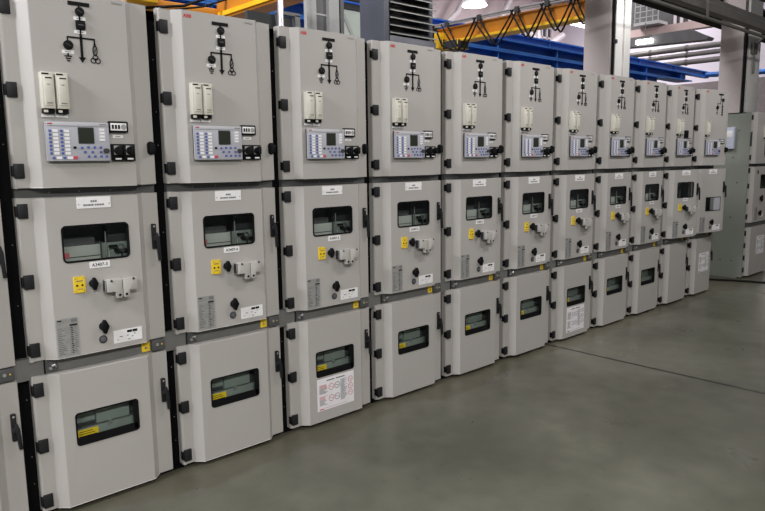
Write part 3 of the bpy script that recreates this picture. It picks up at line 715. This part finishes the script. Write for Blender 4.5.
# steel column, conduit, door frame and glazed panel behind the third cabinet
m = MB(); m.box(2.075, 2.10, 1.70, 1.74, FZ, 9, 'column_light'); m.box(2.10, 2.19, 1.72, 1.76, FZ, 9, 'column_light'); m.box(2.19, 2.31, 1.74, 1.78, FZ, 9, 'column_dark'); m.box(2.31, 2.42, 1.70, 1.74, FZ, 9, 'column_light'); m.box(2.45, 2.49, 1.72, 1.76, FZ, 9, 'column_dark'); m.box(2.40, 2.46, 1.75, 1.77, FZ, 9, 'dark_grey'); m.box(2.19, 2.31, 1.73, 1.74, 2.74, 2.755, 'column_light'); struct(m, 'column')
m = MB(); m.tube([(1.815, 1.7, 0), (1.815, 1.7, 3.4)], .024, 'conduit', 14); single(m, 'conduit_pipe', 'bright silver vertical conduit rising behind the third cabinet', 'pipe')
m = MB(); m.box(2.40, 2.45, 2.6, 2.65, FZ, 2.93, 'rail_dark'); m.box(2.6, 2.66, 2.6, 2.65, FZ, 2.93, 'rail_grey'); m.box(2.4, 2.66, 2.6, 2.65, 2.92, 2.95, 'rail_grey'); m.box(2.1, 2.6, 2.66, 2.7, FZ, 2.92, 'inner_dark'); single(m, 'equipment_frame', 'dark equipment frame beside the silver conduit, behind the cabinets', 'frame')
t = thing('glazed_partition', (3.35, 2.6, 0), 'pale green panel with dark top rail, behind cabinets left of louvred unit', 'partition')
m = MB(); m.box(3.14, 3.6, 2.6, 2.63, 0, 3.07, 'panel_green'); part(m, 'panel', t)
m = MB(); m.box(3.14, 3.6, 2.57, 2.63, 3.08, 3.13, 'dark_grey'); m.box(3.14, 3.6, 2.57, 2.63, 3.17, 3.22, 'dark_grey'); part(m, 'rail', t)
m = MB(); m.line(3.2, 3.02, 3.34, 2.78, .03, 2.585, 2.6, 'column_light'); part(m, 'brace', t)
m = MB(); m.box(3.14, 3.6, 2.6, 2.63, 3.22, 3.5, 'truss_white'); part(m, 'upper_panel', t)

# far side of the hall: roof trusses, windows and lamps
def truss(x, label):
    t = thing('roof_truss', (x, 14, 7), label, 'truss', 'pale roof trusses in the far hall')
    return t
Yb = 16.2
m = MB()
pts = [(17.4, Yb, 9.6), (17.9, Yb, 8.3), (18.9, Yb, 7.3), (20.0, Yb, 6.6)]
m.tube(pts, .11, 'truss_white', 8); m.tube([(18.5, Yb, 9.6), (18.25, Yb, 8.2), (18.4, Yb, 6.5)], .12, 'truss_white', 8); m.tube([(19.2, Yb, 6.6), (20.6, Yb, 7.6), (22.0, Yb, 9.6)], .12, 'truss_white', 8)
m.ring(18.5, 7.35, .42, .1, Yb-.05, Yb+.05, 'truss_white', 20, .75)
single(m, 'roof_truss', 'pale curved roof truss above the orange crane end', 'truss')
m = MB(); m.tube([(23.2, Yb, 7.2), (25.0, Yb, 9.8)], .13, 'truss_white', 8); m.tube([(25.7, Yb, 7.4), (27.6, Yb, 6.2)], .15, 'truss_white', 8); m.tube([(26.3, Yb, 8.2), (26.6, Yb, 6.2)], .15, 'truss_white', 8); m.tube([(26.5, Yb, 6.6), (28.6, Yb, 7.6)], .15, 'truss_white', 8); m.prism([(25.8, 7.0), (26.6, 6.3), (28.6, 6.1), (28.8, 6.9), (27.6, 6.7)], Yb+.3, Yb+.4, 'truss_white')
single(m, 'roof_truss', 'pale roof truss behind the festoon cables, left of the nearer pillar', 'truss')
for n, (x0, x1, z0, z1) in enumerate(((23.3, 24.4, 6.75, 7.35), (24.95, 26.25, 6.9, 7.6), (26.9, 28.6, 7.0, 8.0))):
    m = MB(); m.box(x0, x1, 16.9, 17.0, z0, z1, 'window_dark')
    for j in range(5): x = x0+(x1-x0)*j/4; m.box(x-.04, x+.04, 16.82, 16.92, z0-.04, z1+.04, 'truss_white')
    for z in (z0, (z0+z1)/2, z1): m.box(x0, x1, 16.82, 16.92, z-.04, z+.04, 'truss_white')
    struct(m, 'window_%d' % (n+1))
t = thing('high_bay_lamp', (18.48, 13.5, 7.1), 'round glowing ceiling lamp at the top above the orange crane girder', 'lamp')
m = MB(); n = 24
m.add([(18.48+q*math.cos(2*PI*i/n), 13.5+q*math.sin(2*PI*i/n), z) for q, z in ((.46, 7.12), (.42, 7.19)) for i in range(n)], [tuple(range(n-1, -1, -1)), tuple(range(n, 2*n))]+[(i, (i+1) % n, n+(i+1) % n, n+i) for i in range(n)], 'lamp'); part(m, 'diffuser', t)
m = MB(); m.tube([(18.48, 13.5, 7.2), (18.48, 13.5, 9.99)], .03, 'column_dark'); m.box(18.2, 18.76, 13.2, 13.8, 7.2, 7.35, 'column_light'); part(m, 'housing', t)
t = thing('strip_lamp', (25.2, 13.5, 7.3), 'bright glowing strip lamp beside the nearer pillar behind festoon cables', 'lamp')
m = MB(); m.box(24.25, 26.5, 13.42, 13.58, 7.27, 7.40, 'lamp'); part(m, 'diffuser', t)
m = MB(); m.box(24.2, 26.55, 13.4, 13.6, 7.40, 7.5, 'column_light'); m.tube([(25.4, 13.5, 7.5), (25.4, 13.5, 9.99)], .03, 'column_dark'); part(m, 'housing', t)

# right opening between the pillars
K = 1.2457
def far(x, y, z): return (-1.344+(x+1.344)*K, -2.915+(y+2.915)*K, 1.518+(z-1.518)*K)
def fbox(m, x0, x1, y0, y1, z0, z1, k):
    a = far(x0, y0, z0); b = far(x1, y1, z1); m.box(a[0], b[0], a[1], b[1], a[2], b[2], k)
for lab, y0, y1, z0, z1 in (('uppermost grey duct between the two pillars', 4.2, 7.8, 4.60, 4.76), ('middle grey duct between the two pillars', 4.2, 7.2, 4.42, 4.555), ('lowest grey duct between the two pillars', 4.2, 6.5, 4.20, 4.35)):
    a = far(19, y0, (z0+z1)/2); b = far(19, y1, (z0+z1)/2); b = (b[0], 16.98, b[2]); m = MB(); m.tube([a, (a[0], (a[1]+b[1])/2, a[2]), b], (z1-z0)/2*K, 'duct_grey', 14)
    for j in range(8):
        y = a[1]+(b[1]-a[1])*(j+.5)/8; m.tube([(a[0], y-.04, a[2]), (a[0], y+.04, a[2])], (z1-z0)/2*K+.02, 'tray_grey', 14)
    single(m, 'air_duct', lab, 'duct', 'grey ducts between the pillars')
m = MB(); a = far(19, 5.3, 4.86); b = far(19, 7.9, 4.95); c = far(19, 7.9, 5.22); d = far(19, 5.8, 5.22); e = far(19, 5.25, 4.93)
P = [a, b, c, d, e]; m.add([(p[0], p[1], p[2]) for p in P]+[(p[0]+.5, p[1], p[2]) for p in P], [(0, 1, 2, 3, 4), (9, 8, 7, 6, 5)]+[(i, 5+i, 5+(i+1) % 5, (i+1) % 5) for i in range(5)], 'canopy_grey'); single(m, 'canopy', 'dark grey canopy behind the glowing lamp between the pillars', 'canopy')
t = thing('bay_lamp', far(18.9, 7.1, 4.96), 'glowing rectangular lamp hanging between the two pillars', 'lamp')
m = MB(); a = far(18.85, 6.87, 4.97); b = far(19.0, 7.38, 5.10); m.box(a[0], b[0]-.05, a[1], b[1], a[2], b[2], 'lamp'); part(m, 'diffuser', t, .02)
m = MB(); m.box(a[0]+.02, b[0], a[1]+.08, b[1]-.08, b[2], b[2]+.1, 'canopy_grey'); m.tube([((a[0]+b[0])/2, (a[1]+b[1])/2, b[2]), ((a[0]+b[0])/2, (a[1]+b[1])/2, b[2]+.6)], .02, 'column_dark'); part(m, 'bracket', t)
m = MB(); fbox(m, 19.4, 19.7, 4.4, 8.2, 5.29, 5.52, 'beam_pink'); struct(m, 'beam_2')
t = thing('catwalk', far(19.2, 7.1, 5.55), 'grey steel catwalk with railing at the top, right of the nearer pillar', 'catwalk')
m = MB(); fbox(m, 19.0, 19.6, 6.75, 7.55, 5.55, 5.64, 'column_light'); part(m, 'platform', t)
m = MB()
for y in (6.78, 6.95, 7.15, 7.35, 7.52): fbox(m, 19.0, 19.03, y-.012, y+.012, 5.64, 6.35, 'column_light')
for z in (5.78, 5.95, 6.12, 6.33): fbox(m, 19.0, 19.03, 6.77, 7.53, z-.012, z+.012, 'column_light')
part(m, 'railing', t)
m = MB(); fbox(m, 19.8, 19.9, 5.0, 8.2, 5.5, 6.9, 'canopy_grey')
for y in (5.35, 5.6, 5.95, 6.15, 6.4, 6.6): fbox(m, 19.75, 19.82, y-.04, y+.04, 5.5, 6.9, 'truss_white')
struct(m, 'wall_gallery')

# black cable on the floor of the passage
m = MB(); m.tube([(6.6, .8, .049), (6.877, .237, .049), (6.95, .10, .049), (7.011, -.02, .049), (7.06, -.17, .049), (7.096, -.32, .049), (7.15, -.6, .049), (7.25, -1.2, .049)], .011, 'cable_black', 8); single(m, 'floor_cable', 'black cable lying on the floor of the passage at right', 'cable')

# ---------------------------------------------------------------- light
def area(name, loc, rot, sx, sy, power, color=(1, 1, 1)):
    l = bpy.data.lights.new(name, 'AREA'); l.shape = 'RECTANGLE'; l.size = sx; l.size_y = sy; l.energy = power; l.color = color
    o = bpy.data.objects.new(name, l); COL.objects.link(o); o.location = loc; o.rotation_euler = rot; return o
# unseen lights added under the slab, tilted to brighten doors more than floor
for x, e in ((-.4, 6), (2.4, 60), (5.4, 54), (8.4, 20), (11.4, 15)):
    area('door_fill', (x, -2.2, 3.9), (math.radians(66), 0, 0), 1.5, .2, e, (1, .97, .95))
for x in (-4.4, -1.6):
    area('tube_lamp', (x, -5.5, 3.95), (0, 0, 0), 1.5, .2, 290, (1, .975, .94))
area('pillar_fill', (7.36, 1.1, 3.9), (math.radians(55), 0, 0), .5, .1, 9, (1, .98, .97))  # unseen light added under the slab to brighten the pillar front
# unseen light added to brighten the left door chamfers, and daylight from the open end of the aisle, left of the camera
area('chamfer_fill', (-3.7, -.75, 3.9), (0, math.radians(-56), 0), .5, 1.0, 200, (.96, .97, 1))
area('aisle_daylight', (-6.5, -.9, 3.2), (0, math.radians(-80), 0), 1.2, 2.4, 70, (.95, .97, 1))
for i, (x, y) in enumerate(((-3, 5), (1, 4.5), (8, 4.6), (16, 5), (24, 4.5), (6, 12), (14, 12), (22, 12), (27, 12))):
    area('hall_lamp', (x, y, 9.3), (0, 0, 0), 2, 2, (680, 700, 400, 320, 460, 280, 260, 330, 470)[i], (1, .97, .98))
w = bpy.data.worlds.new('ambient'); S.world = w; w.use_nodes = True
w.node_tree.nodes['Background'].inputs[0].default_value = (.95, .97, 1, 1); w.node_tree.nodes['Background'].inputs[1].default_value = .15

# ---------------------------------------------------------------- camera
f, yaw, pitch, roll = 663.18, .7424, -.1423, .0127
fw = Vector((math.sin(yaw)*math.cos(pitch), math.cos(yaw)*math.cos(pitch), math.sin(pitch)))
r = Vector((math.cos(yaw), -math.sin(yaw), 0)); d = fw.cross(r)
r2 = r*math.cos(roll)+d*math.sin(roll); d2 = d*math.cos(roll)-r*math.sin(roll)
cam = bpy.data.cameras.new('camera'); cam.sensor_fit = 'HORIZONTAL'; cam.sensor_width = 36; cam.lens = f/765*36; cam.clip_start = .05; cam.clip_end = 200
co = bpy.data.objects.new('camera', cam); COL.objects.link(co)
mw = Matrix((( r2.x, -d2.x, -fw.x, -1.344), (r2.y, -d2.y, -fw.y, -2.9148), (r2.z, -d2.z, -fw.z, 1.5184), (0, 0, 0, 1)))
co.matrix_world = mw
S.camera = co
S.view_settings.view_transform = 'Standard'; S.view_settings.look = 'None'; S.view_settings.gamma = 1; S.view_settings.exposure = 0.0
S.view_settings.use_curve_mapping = False
